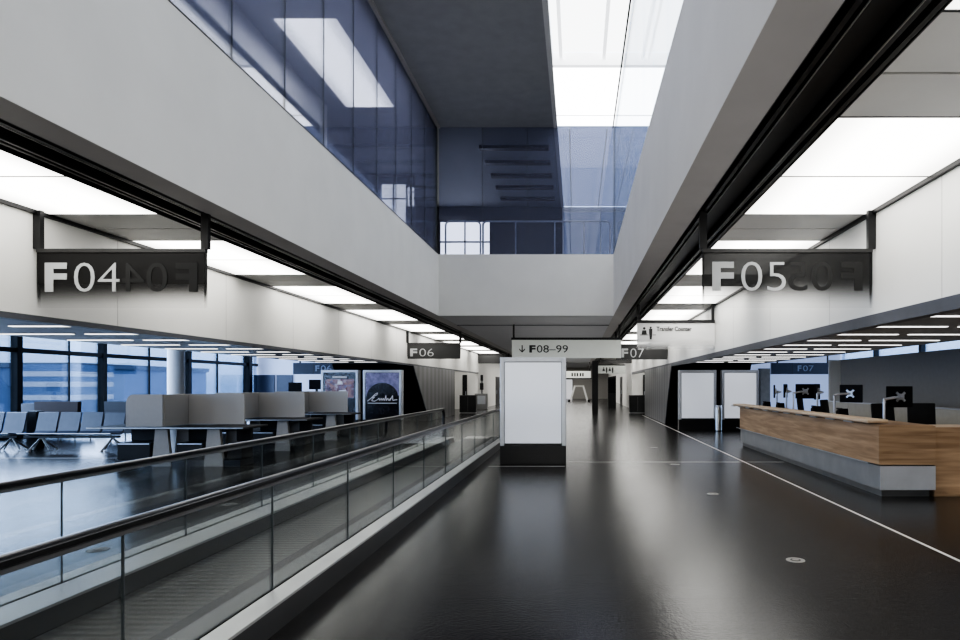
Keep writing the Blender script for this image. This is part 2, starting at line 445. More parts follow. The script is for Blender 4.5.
# --- fascias above the gate lounges
FYE = 43.0
sbox('wall_fascia_left', 'white', FL-.12, FL, Y0, FYE, GZ, 3.70)
sbox('wall_fascia_right', 'white', FR, FR+.12, Y0, FYE, GZ, 3.70)
sbox('trim_8', 'black', FL-.02, FL+.045, Y0, FYE, 3.70, 3.86)
sbox('trim_9', 'black', FR-.045, FR+.02, Y0, FYE, 3.70, 3.86)
sbox('trim_10', 'slate', FL-.14, FL+.005, Y0, FYE, 2.385, 2.455)
sbox('trim_11', 'slate', FR-.005, FR+.14, Y0, FYE, 2.335, 2.475)
for nm, xa, xb in (('left', -9.8, FL-.12), ('right', FR+.12, 7.3)):
    sbox('ceiling_gate_'+nm, 'gateceil', xa, xb, Y0, GYE+2, GZ, GZ+.16)
# fascia joints
m = MB()
for k in range(0, 14):
    y = 3.55+k*M14*2
    m.box(FL-.01, FL+.0015, y-.004, y+.004, 2.46, 3.70); m.box(FR-.0015, FR+.01, y-.004, y+.004, 2.48, 3.70)
struct('trim_12', m, 'soffit')

# --- linear lamps in the gate ceilings
ROW = ['first', 'second', 'third', 'fourth', 'fifth', 'sixth', 'seventh', 'eighth', 'ninth', 'tenth', 'eleventh', 'twelfth', 'thirteenth']
lampbase = None
for side, cols, y1, nm in ((-1, ((-8.22, -7.05), (-9.65, -8.45)), 7.85, 'seating side'), (1, ((4.10, 5.40), (5.58, 6.9)), 7.93, 'counter side')):
    for ci, (xa, xb) in enumerate(cols):
        for r in range(12):
            y = y1+r*M14
            if y > GYE-.3: continue
            if side < 0 and ci == 1 and r == 0: continue
            if lampbase is None:
                lampbase = MB().box(-.6, .6, -.045, .045, -.010, -.001, .003).build('linear_ceiling_lamp', 'tube'); o = lampbase
            else:
                o = lampbase.copy(); COL.objects.link(o)
            o.scale = ((xb-xa)/1.2, 1, 1); o.location = ((xa+xb)/2, y, GZ)
            tag(o, 'slim white lamp in grey gate ceiling, %s, %s row, %s' % (nm, ROW[r], 'beside the fascia' if ci == 0 else 'toward the windows'), 'ceiling lamp', 'linear lamps of the %s gate ceiling' % nm)

# --- upper level
sbox('ceiling_upper', 'upceil', -17.2, -.66, Y0, 40, ZU, ZU+.3)
sbox('ceiling_upper_right', 'upwhite', 3.6, 14.2, Y0, 40, ZU, ZU+.3)
sbox('trim_13', 'upwhite', -.72, -.60, Y0, 40, ZU-.02, ZU+.2)
sbox('trim_14', 'soffit', XL-.03, XL+.05, Y0, YB, ZU-.06, ZU)
# skylight: translucent roof sheets between white bars
sk = struct('window_1', MB().box(-.6, 3.6, Y0, 15.6, ZU+.32, ZU+.36), 'sky')
struct('window_frame', MB().box(-.44, -.36, Y0, 15.7, ZU+.12, ZU+.3).box(.60, .68, Y0, 15.7, ZU+.12, ZU+.3).box(1.70, 1.76, Y0, 15.7, ZU+.12, ZU+.3)
       .box(2.35, 2.43, Y0, 15.7, ZU+.12, ZU+.3), 'glowbar', sk)
sb = struct('window_2', MB().box(-.6, 3.6, 15.7, YB-.02, ZU+.02, ZU+.06), 'skyband')
struct('window_frame', MB().box(-.6, 3.6, 15.58, 15.72, ZU-.0, ZU+.3).box(-.6, 3.6, 18.5, 18.54, ZU+.0, ZU+.02), 'glowbar', sb)
s4 = struct('window_13', MB().box(-.6, 3.58, 27.9, 27.94, ZP, ZU-.25), 'blueglow')  # added glowing pane, its blue glow standing in for a lit wall
struct('window_frame', MB().box(-.66, -.6, 27.86, 27.96, ZP, ZU).box(.98, 1.02, 27.86, 27.9, ZP, ZU).box(-.6, 3.58, 27.84, 27.97, ZU-.25, ZU-.08), 'upwhite', s4)
s3 = struct('window_3', MB().box(-.6, 3.6, YB+.1, 28, ZU+.02, ZU+.06), 'backsky')
m = MB()
for x in (-.25, .9, 1.7): m.box(x-.015, x+.015, YB+.1, 28, ZU-.03, ZU+.02)
struct('window_frame', m, 'upwhite', s3)
sbox('trim_15', 'black', XR-.035, XR+.0, Y0, YB, ZU-.05, ZU+.01)
# glazing round the void
def glazing(name, boxes, joints, m):
    g = MB()
    for b in boxes: g.box(*b)
    o = struct(name, g, m)
    j = MB()
    for b in joints: j.box(*b)
    struct('glass_joint', j, 'joint', o)
    return o
ys = [Y0]+[7.91-1.43*k for k in range(8, 0, -1)]+[7.91+1.43*k for k in range(8)]+[YB]
ys = [y for y in ys if y >= Y0]
glazing('window_4', [(XL-.09, XL-.07, a+.004, b-.004, ZP-.04, ZU) for a, b in zip(ys, ys[1:])],
        [(XL-.088, XL-.072, y-.006, y+.006, ZP, ZU) for y in ys[1:-1]]+[(XL-.10, XL-.05, YB-.03, YB+.03, ZP, ZU)], 'blueglass')
xs = [XL, -2.88, -1.52, -.22, XR, 2.3, 3.6]
glazing('window_5', [(a+.004, b-.004, YB+.05, YB+.07, ZP-.04, ZU) for a, b in zip(xs, xs[1:])],
        [(x-.005, x+.005, YB+.048, YB+.072, ZP, ZU) for x in xs[1:-1]], 'blueglass')
glazing('window_6', [(XR+.02, XR+.035, a+.004, b-.004, ZP-.04, ZU) for a, b in zip(ys, ys[1:])], [(XR+.02, XR+.035, YB-.03, YB-.01, ZP, ZU)], 'sideglass')
# upper walls
sbox('wall_upper_left', 'upwhite', -7.1, -7.0, Y0, 17.9, ZP-.05, ZU)
sbox('wall_upper_right', 'upwhite', 3.6, 3.7, Y0, 40, ZP-.05, ZU)
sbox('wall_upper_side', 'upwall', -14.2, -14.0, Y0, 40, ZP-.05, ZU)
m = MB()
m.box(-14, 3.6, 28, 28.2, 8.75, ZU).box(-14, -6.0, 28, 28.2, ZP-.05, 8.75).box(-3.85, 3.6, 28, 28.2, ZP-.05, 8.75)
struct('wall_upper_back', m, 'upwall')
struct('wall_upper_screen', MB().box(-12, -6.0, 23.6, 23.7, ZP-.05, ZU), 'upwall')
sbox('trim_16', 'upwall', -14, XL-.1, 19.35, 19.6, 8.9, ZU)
m = MB()
for y in (20.9, 22.3, 23.7, 25.1, 26.6): m.box(-3.2, -.95, y-.12, y+.12, ZU-.10, ZU)
struct('trim_17', m, 'black')
# daylight windows of the upper hall
for i, (x0, x1, y, z0, z1) in enumerate(((-6.0, -3.85, 28.05, ZP-.05, 8.75), (-7.2, -6.33, 23.57, 7.0, 9.0), (-6.25, -6.02, 23.57, 8.2, 8.9))):
    w = struct('window_%d' % (7+i), MB().box(x0, x1, y, y+.02, z0, z1), 'skydim')
    xm = (x0+x1)/2
    struct('window_frame', MB().box(xm-.03, xm+.03, y-.06, y-.01, z0, z1).box(x0, x1, y-.06, y-.01, z0+(z1-z0)*.72, z0+(z1-z0)*.74), 'slate', w)
# lamps of the upper hall: three luminous ceiling panels
for i, y in enumerate((13.6, 15.03, 16.46)):
    o = MB().box(-.66, .66, -.70, .70, -.03, 0).build('ceiling_light', 'lumi'); o.location = (-5.79, y+.715, ZU)
    tag(o, 'luminous ceiling panel behind the blue upstairs glass, %s of three from the camera' % ('first', 'second', 'third')[i], 'ceiling light', 'luminous panels of the upper floor')
sbox('ceiling_unseen_upper_panels', 'lumi', -6.45, -5.13, Y0, 9.2, ZU-.03, ZU)  # unseen luminous panels added to light the upper room
# guard rail behind the upper back glass
g = thing('guard_rail', 'grey tubular guard rail with rounded corners behind the upper glass', 'railing', (0, YB+.35, ZP-.05))
def rr(x0, x1, z):
    p = [(x0, 0, 0), (x0, 0, z-.12)]
    p += [(x0+.12-.12*math.cos(a), 0, z-.12+.12*math.sin(a)) for a in (math.pi/6, math.pi/3, math.pi/2)]
    p += [(x1-.12+.12*math.sin(a), 0, z-.12+.12*math.cos(a)) for a in (0, math.pi/6, math.pi/3, math.pi/2)]
    return p+[(x1, 0, 0)]
for x0, x1 in ((-4.05, -2.98), (-2.9, 1.0)):
    MB().tube([Vector(p) for p in rr(x0, x1, 1.13)], .028).build('rail', 'upwhite', g, smooth=True)
for x in (-1.9, -.7, .2):
    MB().cyl((x, 0, 0), (x, 0, 1.12), .024, n=10).build('post', 'upwhite', g, smooth=True)

# --- gate lounges: window walls, end walls, partition
def facade(name, x, ymull, y0, y1, sgn):
    o = struct(name, MB().box(x-.02, x+.02, y0, y1, .1, 4.05), 'winglass')
    m = MB()
    for y, w in ymull: m.box(x-w*.55, x+w*.55, y-w/2, y+w/2, 0, 4.05)
    m.box(x-.08, x+.08, y0, y1, 2.60, 2.74).box(x-.1, x+.1, y0, y1, 0, .12)
    struct('window_frame', m, 'slate' if sgn > 0 else 'black', o)
facade('window_10', -17.0, [(1.5, .15), (5.5, .15), (9.5, .15), (12.2, .05), (15.2, .17), (19.4, .19), (21.4, .04), (22.9, .19), (25.4, .05), (27.9, .22), (30.2, .06), (33, .3)], Y0, 33.9, -1)
facade('window_11', 14.0, [(y, .18) for y in (2, 6, 10, 14, 18, 22, 26, 30)], Y0, 33.9, 1)
sbox('wall_lounge_left', 'glowwall', -17.2, -7.2, 34, 34.2, 0, 4.05)
sbox('wall_lounge_right', 'glowwall', 4.2, 14.2, 34, 34.2, 0, 4.05)
sbox('wall_partition', 'partition', 9.0, 9.12, Y0, 21.9, 0, 2.47)
sbox('wall_partition_end', 'white', 8.62, 9.12, 21.9, 22.0, 0, 2.47)
sbox('pillar_lounge', 'white', 0, .01, 0, .01, 0, .01) if False else None
struct('pillar_lounge', MB().cyl((-15.05, 24, 0), (-15.05, 24, 4.05), .29, n=32), 'upwhite')
struct('pillar_gate', MB().box(7.55, 7.95, 26.4, 26.8, 0, 2.3), 'stone')
for i, (x0, x1) in enumerate(((-17.15, -16.05), (-15.95, -15.1))):
    o = struct('door_%d' % (i+1), MB().box(x0, x1, 33.9, 33.98, 0, 2.15), 'navydoor')
    struct('door_handle', MB().box(x1-.16, x1-.12, 33.86, 33.9, .9, 1.2), 'alum', o)

# black leaning portals that close the gate ceilings, with their ribbed flank
RB0, RB1 = GYE, GYE+2.0          # foot lies deeper than head
def portal(sgn, x, xo, nm):
    m = MB()
    GYE, ft = PORTAL[sgn]
    m.prism([(GYE, GZ), (GYE+.2, GZ), (ft+.2, 0), (ft, 0)], 'x', min(x, xo), max(x, xo))
    struct('wall_portal_'+nm, m, 'blackgloss')
    m = MB()
    m.prism([(GYE, 2.40), (34.6, 2.40), (34.6, 0), (ft, 0)], 'x', x-.04 if sgn > 0 else x, x if sgn > 0 else x+.04)
    struct('wall_ribbed_'+nm, m, 'rib')
    sbox('wall_block_'+nm, 'white', min(x+sgn*.1, xo), max(x+sgn*.1, xo), 30.0, 34.6, 0, 2.4)
portal(-1, FL-.02, -9.95, 'left'); portal(1, FR+.02, 6.75, 'right')

# --- far part of the corridor
for nm, sgn, F in (('left', -1, FL), ('right', 1, FR)):
    X = lambda a, b: (min(F+sgn*a, F+sgn*b), max(F+sgn*a, F+sgn*b))
    sbox('wall_alcove_back_'+nm, 'white', *X(1.6, 1.75), 34.6, 43.0, 0, 4)
    sbox('wall_alcove_end_'+nm, 'white', *X(0, 1.75), 43.0, 43.2, 0, 4)
    sbox('wall_alcove_front_'+nm, 'white', *X(0, 1.75), 34.45, 34.58, 0, 2.4)
    sbox('wall_far_'+nm, 'white', *X(-.0, .2), 43.2, YE, 0, 4)
    sbox('ceiling_alcove_'+nm, 'white', *X(.12, 1.75), 34.6, 43, 2.9, 3.05)
    a = struct('door_%d' % (3 if sgn < 0 else 4), MB().box(*X(.75, 1.05), 42.9, 42.98, 0, 2.3), 'black')
    struct('door_handle', MB().box(*X(.80, .84), 42.84, 42.9, .9, 1.2), 'alum', a)
    # far dark doors in the side walls
    a = struct('door_%d' % (5 if sgn < 0 else 6), MB().box(*X(-.04, .01), 52, 54.5, 0, 2.3), 'black')
    struct('door_handle', MB().box(*X(-.1, -.04), 52.2, 52.26, .9, 1.2), 'alum', a)
a = struct('door_7', MB().box(-2.2, -.6, YE-.06, YE, 0, 2.3), 'lightbox')
struct('window_frame', MB().box(-2.25, -2.2, YE-.1, YE, 0, 2.35).box(-.6, -.55, YE-.1, YE, 0, 2.35).box(-2.2, -.6, YE-.1, YE, 2.3, 2.35).box(-1.42, -1.38, YE-.1, YE-.06, 0, 2.3), 'black', a)

# floor inlays
sbox('trim_18', 'line', 3.46, 3.50, Y0, 34.5, 0, .002)
sbox('trim_19', 'line', -.2, 4.3, 13.33, 13.36, 0, .002)
sbox('trim_20', 'line', -1.75, -.25, 12.62, 12.65, 0, .002)
sbox('trim_21', 'line', -17, -9.6, 14.05, 14.08, 0, .002)

# ================================================================== OUTSIDE
o = sbox('ground_apron', 'apron', -220, -17.3, -60, 200, -4.3, -4)
o = sbox('ground_apron_side', 'apron', 14.3, 200, -60, 200, -4.3, -4)
bt = thing('airport_building', 'distant long blue terminal building with window bands seen through the lounge windows', 'building', (-70, 62, -4))
MB().box(-10, 10, -26, 14, 0, 7.2).build('wall', 'facade', bt)
MB().box(-10.5, 10.5, -26.5, 14.5, 7.2, 7.7).build('roof', 'facade2', bt)
bt = thing('airport_building', 'low blue terminal wing with pale window bands outside, above the brown sofa', 'building', (-36, 45, -4))
MB().box(-2, 2, -2, 2, 0, 7.0).build('wall', 'facade2', bt)
for z in (4.6, 5.5, 6.2): MB().box(-1.9, 2.02, -2.04, 1.9, z, z+.34).build('window_band', 'posterwhite', bt)
bt = thing('airport_building', 'dark blue hangar block outside, seen beside the white round lounge pillar', 'building', (-46, 60, -4))
MB().box(-6, 6, -9, 9, 0, 7).build('wall', 'facade2', bt); MB().box(-6.2, 6.2, -9.2, 9.2, 7, 7.4).build('roof', 'apron', bt)
bt = thing('airport_building', 'blue building outside behind the partition on the counter side', 'building', (45, 60, -4))
MB().box(-8, 8, -20, 20, 0, 8).build('wall', 'facade', bt); MB().box(-8.3, 8.3, -20.3, 20.3, 8, 8.5).build('roof', 'facade2', bt)

# ================================================================== MOVING WALKWAY
WYE = 17.0
wk = thing('moving_walkway', 'long flat moving walkway with glass balustrades and black handrails beside the dark aisle', 'moving walkway', (-2.9, 0, 0))
def wx(x): return x+2.9
MB().box(wx(-3.40), wx(-2.42), Y0+.5, WYE+2.0, .0, .018).build('pallet_belt', 'pallet', wk)
m = MB()
m.box(wx(-3.40), wx(-2.42), WYE+2.0, WYE+2.9, 0, .02); m.build('comb_plate', 'steel', wk)
YN = 17.75
for nm, xg, xo, xi in (('near', -2.117, -1.949, -2.40), ('far', -3.707, -3.86, -3.41)):
    o0, i0 = wx(xo), wx(xi); g0 = wx(xg); sg = 1 if xo > xi else -1
    lo, hi = sorted((o0, g0+sg*.012)); lo2, hi2 = sorted((g0-sg*.012, i0))
    MB().box(lo, hi, Y0+.5, YN-.1, .165, .184).build('outer_decking', 'deck', wk)
    MB().box(lo2, hi2, Y0+.5, YN-.1, .16, .18).build('inner_decking', 'skirt2' if nm == 'near' else 'deck', wk)
    a, b = sorted((o0, o0-sg*.03))
    MB().box(a, b, Y0+.5, YN-.1, .0, .1649).build('outer_panel', 'skirt2', wk)
    a, b = sorted((i0, i0+sg*.03))
    MB().box(a, b, Y0+.5, YN-.1, .02, .1599).build('inner_skirt', 'skirt', wk)
    m = MB(); m.box(g0-.012, g0+.012, Y0+.5, YN-.1, .12, .17); m.build('glass_channel', 'black', wk)
    # glass panels
    ph = 2.98 if nm == 'near' else 4.60
    e = [ph+1.46*k for k in range(-7, 12)]
    e = [y for y in e if Y0+.5 < y < YN-.5]; e = [Y0+.5]+e+[YN-.28]
    for a, b in zip(e, e[1:]):
        MB().box(g0-.006, g0+.006, a+.003, b-.003, .17, .94).build('glass_panel', 'glass', wk)
    for y in e[1:-1]: MB().box(g0-.0065, g0+.0065, y-.0025, y+.0025, .17, .94).build('glass_joint', 'joint', wk)
    # handrail with its curved return
    R = .20
    path = [(g0, Y0+.5, .95)]
    path += [(g0, y, .95) for y in (2, 6, 10, 14, YN-R)]
    path += [(g0, YN-R+R*math.sin(t), .95-R+R*math.cos(t)) for t in [k*math.pi/12 for k in range(1, 7)]]
    path += [(g0, YN, .4), (g0, YN-.02, .30), (g0, YN-.10, .21), (g0, YN-.25, .17)]
    prof = [(.04*math.cos(t), .026*math.sin(t)) for t in [k*2*math.pi/14 for k in range(14)]]
    prof = [(max(-.038, min(.038, u*1.15)), v) for u, v in prof]
    MB().sweep([Vector(p) for p in path], prof).build('handrail', 'rail', wk, smooth=True)
    MB().box(g0-.012, g0+.012, Y0+.5, YN-R-.02, .905, .927).build('handrail_guide', 'steeldk', wk)

# ================================================================== SIGNS
def strip_sign(label, d, left, mtl, code, lx0, lw, cap, rear=None, letter='letter', zt=3.26, zb=2.55, bar='trackrail', post=True):
    """Glass sign hung across a side strip by two posts."""
    xa, xb = (-6.61, -4.56) if left else (1.54, 3.60)
    s = thing('gate_sign', label, 'sign', (xa, d, zb), None)
    w = xb-xa; h = zt-zb
    MB().box(0, w, -.012, .012, 0, h).build('panel', mtl, s)
    MB().box(-.01, w+.01, -.03, .03, h-.035, h+.01).build('top_bar', bar, s)
    for x in (.0, w):
        MB().box(x-.045, x+.045, -.03, .03, h+.01, 3.74-zb).build('post', 'black', s)
        MB().box(x-.012, x+.012, -.014, .014, 0, h-.035).build('edge_rail', 'signdk2', s)
    z0 = cap[0]-zb; z1 = cap[1]-zb
    if code:
        f = lx0-xa
        text('lettering', 'F', letter, s, f, z0, z1, -.016, lw*.30, bold=.035)
        text('lettering', code[1:], letter, s, f+lw*.40, z0, z1, -.016, lw*.62, bold=-.012)
        if rear:
            text('rear_lettering', 'F', rear, s, w-f-lw*.30, z0, z1, -.0135, lw*.30, bold=.035, mirror=True)
            text('rear_lettering', code[1:], rear, s, w-f-lw*1.03, z0, z1, -.0135, lw*.62, mirror=True)
    return s
P = lambda px, d: (px-577.5)/640*d
Z = lambda py, d: EYE+(385.3-py)/640*d
strip_sign('smoked glass sign reading F04 hanging above the walkway', 7.85, True, 'signdk', 'F04', P(46, 7.85), (119-46)*7.85/640, (Z(292, 7.85), Z(263, 7.85)), 'ghost')
strip_sign('smoked glass sign reading F05 hanging above the counter aisle', 7.85, False, 'signdk2', 'F05', P(712, 7.85), (784-712)*7.85/640, (Z(291, 7.85), Z(262, 7.85)), 'ghost')
strip_sign('dark grey sign reading F06 hanging above the far walkway end', 24.9, True, 'signmid', 'F06', P(410.3, 24.9), 23*24.9/640, (Z(356.4, 24.9), Z(348.6, 24.9)), zt=3.24, zb=2.63)
strip_sign('dark grey sign reading F07 hanging behind the Transfer Counter sign', 25.6, False, 'signmid', 'F07', P(621.5, 25.6), 22*25.6/640, (Z(357.5, 25.6), Z(348.5, 25.6)), zt=3.24, zb=2.63)
strip_sign('small black sign far down the hall above the corridor side with lit niche', 42.6, True, 'signmid', None, 0, 0, (0, 0), zt=3.62, zb=3.05)
strip_sign('small black sign far down the hall beyond the F07 sign', 42.6, False, 'signmid', None, 0, 0, (0, 0), zt=3.30, zb=3.06)

# corridor sign F08-99
D = 22.1
s = thing('direction_sign', 'long pale sign reading F08-99 hung across the corridor behind the white totem', 'sign', (P(512, D), D, Z(358, D)))
W = P(621, D)-P(512, D); h = Z(340, D)-Z(358, D)
MB().box(0, W, -.06, .06, 0, h).build('panel', 'signlt', s)
MB().box(-.02, W+.02, -.07, .07, h, h+.08).build('top_bar', 'black', s)
for x in (.06, W-.06): MB().box(x-.03, x+.03, -.03, .03, h+.08, ZC-Z(358, D)).build('post', 'black', s)
z0, z1 = Z(352.7, D)-Z(358, D), Z(345.3, D)-Z(358, D); q = D/640
text('lettering', 'F', 'letterdk', s, (529.5-512)*q, z0, z1, -.066, 6.2*q, bold=.045)
text('lettering', '08\u201399', 'letterdk', s, (537-512)*q, z0, z1, -.066, 31*q)
ax = (522.3-512)*q; m = MB()
m.box(ax-.018, ax+.018, -.07, -.06, z0+.02, z1)
m.prism([(ax, z0), (ax+.10, z0+.10), (ax+.10, z0+.145), (ax, z0+.045), (ax-.10, z0+.145), (ax-.10, z0+.10)], 'y', -.07, -.06)
m.build('arrow', 'letterdk', s)

# Transfer Counter sign
D = 16.9; q = D/640
s = thing('transfer_sign', 'white translucent sign reading Transfer Counter with two small figures', 'sign', (P(637, D), D, 2.55))
W = FR-.03-P(637, D)
MB().box(0, W, -.012, .012, 0, Z(323, D)-2.55).build('panel', 'signwh', s)
MB().box(-.02, W, -.035, .035, Z(323, D)-2.55, Z(320, D)-2.55).build('top_bar', 'black', s)
for x in (.03, W-.05): MB().box(x-.04, x+.04, -.03, .03, Z(320, D)-2.55, 3.74-2.55).build('post', 'black', s)
text('lettering', 'Transfer Counter', 'letterdk', s, (656.5-637)*q, Z(331.2, D)-2.55, Z(326.6, D)-2.55, -.017, 35*q, bold=.02)
def figures(s, x, z, k, y):
    m = MB()
    m.cyl((x, y, z+.20*k), (x, y-.006, z+.20*k), .035*k, n=14)
    m.prism([(x-.07*k, z+.04*k), (x+.07*k, z+.04*k), (x+.05*k, z+.15*k), (x-.05*k, z+.15*k)], 'y', y-.006, y)
    m.box(x-.11*k, x+.11*k, y-.006, y, z+.02*k, z+.035*k)
    m.build('pictogram', 'letterdk', s)
    x += .17*k; m = MB()
    m.cyl((x, y, z+.22*k), (x, y-.006, z+.22*k), .028*k, n=14)
    m.prism([(x-.045*k, z+.19*k), (x+.045*k, z+.19*k), (x+.04*k, z+.06*k), (x+.025*k, z-.09*k), (x-.025*k, z-.09*k), (x-.04*k, z+.06*k)], 'y', y-.006, y)
    m.box(x+.05*k, x+.14*k, y-.006, y, z+.02*k, z+.035*k)
    m.build('pictogram', 'letterdk', s)
figures(s, (644.2-637)*q, Z(336, D)-2.55, 1.0, -.013)

# far pillar sign with pictograms
D = 37
s = thing('pillar_sign', 'black slim pillar carrying a pale pictogram sign in the far corridor', 'sign', (P(595, D), D, 0))
MB().box(-.17, .17, -.17, .17, 0, 3.0).build('pillar', 'black', s)
b = MB().box(.17, 1.75, -.05, .05, Z(373.5, D), Z(365.5, D)).build('panel', 'signlt', s)
figures(b, .5, Z(371.5, D), 1.0, -.052); figures(b, .85, Z(371.5, D), 1.0, -.052)
MB().box(.17, 1.75, -.06, .06, Z(365.5, D), Z(364.5, D)).build('top_bar', 'black', s)
# far overhead sign
D = 58
s = thing('overhead_sign', 'pale overhead sign spanning the corridor in the far distance', 'sign', (-1.1, D, 0))
MB().box(0, 2.3, -.05, .05, Z(378, D), Z(371, D)).build('panel', 'signlt', s)
MB().box(-.1, 2.4, -.07, .07, Z(378.9, D), Z(378, D)).build('lower_bar', 'black', s)
for x in (.1, 2.2): MB().box(x-.04, x+.04, -.04, .04, Z(371, D), ZC).build('post', 'black', s)
m = MB()
for x in (.55, .80, 1.02, 1.30, 1.52): m.box(x, x+.14, -.056, -.05, Z(376.3, D), Z(373, D))
m.build('lettering', 'letterdk', s)

# gate signs in the lounges
for lab, x, code, w, tx in (('navy hanging gate sign reading F06 behind the booths', -13.3, 'F06', 2.9, 1.05), ('navy hanging gate sign reading F07 behind the wooden counter', 9.07, 'F07', 2.95, 1.22)):
    s = thing('gate_sign', lab, 'sign', (x, 30, 2.12))
    MB().box(0, w, -.08, .08, 0, .53).build('panel', 'navy', s)
    MB().box(w*.33-.01, w*.33+.01, -.084, -.08, 0, .53).build('seam', 'black', s)
    for px in (.3, w-.3): MB().box(px-.03, px+.03, -.03, .03, .53, 4.05-2.12).build('post', 'black', s)
    text('lettering', 'F', 'letterlt', s, tx, .14, .41, -.084, .18, bold=.03)
    text('lettering', code[1:], 'letterlt', s, tx+.25, .14, .41, -.084, .50)

# ================================================================== TOTEMS
def totem(label, x0, y, w, h, base, poster, sheet='lightbox', depth=.28):
    t = thing('advertising_totem', label, 'display stand', (x0, y, 0), None)
    MB().box(0, w, 0, depth, 0, base, .006).build('base', 'blackgloss', t)
    fr = .085
    m = MB()
    m.box(0, fr, -.012, depth, base, h, .008).box(w-fr, w, -.012, depth, base, h, .008).box(fr, w-fr, -.012, depth, h-fr*1.1, h, .008)
    m.build('frame', 'alum', t)
    MB().box(fr, w-fr, .04, depth-.04, base, h-fr).build('casing', 'black', t)
    p = MB().box(fr+.01, w-fr-.01, .012, .03, base+.05, h-fr*1.1-.01).build('sheet', sheet, t)
    MB().box(fr, w-fr, -.004, .002, base, h-fr*1.1).build('cover_glass', 'coverglass', t)
    if poster: poster(p, fr+.01, w-fr-.01, base+.05, h-fr*1.1-.01)
    return t
totem('tall white lit panel totem on black base in the middle of the corridor', P(500, 13.0), 13.0, 66*13/640, 2.17, .37, None)
totem('blank white totem beside the black wall, next to the ribbed wall', P(679, 22.9), 22.9, 37.5*22.9/640, 2.15, .37, None)
totem('blank white totem partly behind the far end of the wooden counter', P(722, 22.9), 22.9, 37*22.9/640, 2.15, .37, None)
def poster_crowd(p, x0, x1, z0, z1):
    w, h = x1-x0, z1-z0
    MB().box(x0+.05*w, x1-.05*w, .009, .012, z0+.45*h, z0+.86*h).build('printed_crowd', 'crowd', p)
    m = MB()
    for k in range(9): m.box(x0+(.27+.052*k)*w, x0+(.306+.052*k)*w, .005, .012, z0+.885*h, z0+.925*h)
    m.build('lettering', 'posterwhite', p)
    m = MB(); m.prism([(x0+.38*w, z0+.55*h), (x0+.72*w, z0+.52*h), (x0+.70*w, z0+.63*h), (x0+.5*w, z0+.62*h)], 'y', .006, .009)
    m.prism([(x0+.42*w, z0+.74*h), (x0+.6*w, z0+.75*h), (x0+.57*w, z0+.82*h), (x0+.46*w, z0+.83*h)], 'y', .006, .009)
    m.build('printed_stage', 'posterwhite', p)
def poster_fan(p, x0, x1, z0, z1):
    w, h = x1-x0, z1-z0
    MB().box(x0, x1, .009, .012, z0+.50*h, z1).build('printed_sky', 'purple', p)
    cx, cz = (x0+x1)/2, z0+.47*h
    n = 28
    m = MB(); m.prism([(cx-.47*w, z0+.30*h)]+[(cx-.47*w*math.cos(math.pi*k/n), cz+.31*h*math.sin(math.pi*k/n)) for k in range(n+1)]+[(cx+.47*w, z0+.30*h)], 'y', .005, .009)
    m.build('printed_dome', 'posterdark', p)
    m = MB()
    for k in range(3, 26, 2):
        a = math.pi*k/n
        m.cyl((cx-.12*w*math.cos(a), .004, cz+.08*h*math.sin(a)), (cx-.44*w*math.cos(a), .004, cz+.29*h*math.sin(a)), .004, n=4)
    m.build('printed_rays', 'bluegrey', p)
    # handwriting as a stroke
    pts = [(.05, .375), (.16, .44), (.28, .53), (.36, .56), (.34, .515), (.22, .48), (.18, .45), (.27, .465), (.20, .42), (.18, .385), (.27, .375), (.36, .41), (.40, .445), (.42, .39), (.47, .44), (.49, .39), (.53, .44), (.56, .385), (.61, .50), (.62, .39), (.67, .44), (.70, .39), (.75, .44), (.73, .385), (.81, .50), (.82, .39), (.86, .40), (.95, .41)]
    m = MB()
    sc = [Vector((x0+u*w, .003, z0+v*h)) for u, v in pts]
    m.tube(sc, .012, n=6)
    m.build('handwriting', 'posterwhite', p)
    MB().box(x0+.06*w, x1-.06*w, .002, .006, z0+.325*h, z0+.34*h).build('printed_line', 'posterwhite', p)
totem('poster stand with colourful crowd poster behind the last booth', P(321, 22.9), 22.9, 37*22.9/640, 2.15, .37, poster_crowd, 'posterdark')
totem('poster stand with purple poster, dark dome and white handwriting', P(363, 22.9), 22.9, 38.5*22.9/640, 2.15, .37, poster_fan, 'posterdark')

# litter bin between the two blank totems
b = thing('litter_bin', 'round stainless steel bin standing between the two blank totems', 'bin', (P(718.5, 22.4), 22.4, 0))
MB().cyl((0, 0, .03), (0, 0, .82), .125, n=28).build('body', 'steel', b, smooth=True)
MB().cyl((0, 0, 0), (0, 0, .03), .115, n=28).build('base', 'black', b, smooth=True)
MB().cyl((0, 0, .82), (0, 0, .90), .127, .11, n=28).build('lid', 'alum', b, smooth=True)

# ================================================================== TRANSFER COUNTER
CX, CY0, CY1 = 4.33, 9.17, 17.0
CXR = 5.12
c = thing('service_counter', 'long oak transfer counter with steel plinth and pale ledge', 'counter', (CX, CY0, 0))
L = CY1-CY0; W = CXR-CX
MB().box(-.02, W, -.02, L, .46, 1.02, .004).build('oak_panel', 'wood', c)
MB().box(-.0, W+.005, -.005, L, .10, .445, .003).build('steel_plinth', 'counter_steel', c)
MB().box(-.0, W+.005, -.014, -.0055, .10, .445).build('lit_end_face', 'litsteel', c)  # added sheet carrying the brighter tone of the lit plinth end
MB().box(-.03, .0, .3, L+.35, .445, .46).build('plinth_lip', 'alum', c)
MB().box(.05, W-.05, .05, L-.05, 0, .10).build('kick_board', 'steeldk', c)
MB().box(-.10, .22, .18, L+.45, 1.045, 1.10, .02, 3).build('ledge', 'ledge', c, smooth=True)
m = MB()
for k in range(11):
    y = .8+k*.75
    m.box(-.055, -.021, y, y+.33, 1.02, 1.045)
m.build('ledge_bracket', 'alum', c)
MB().box(.0, W-.02, .0, L, 1.02, 1.028).build('worktop', 'wood', c)
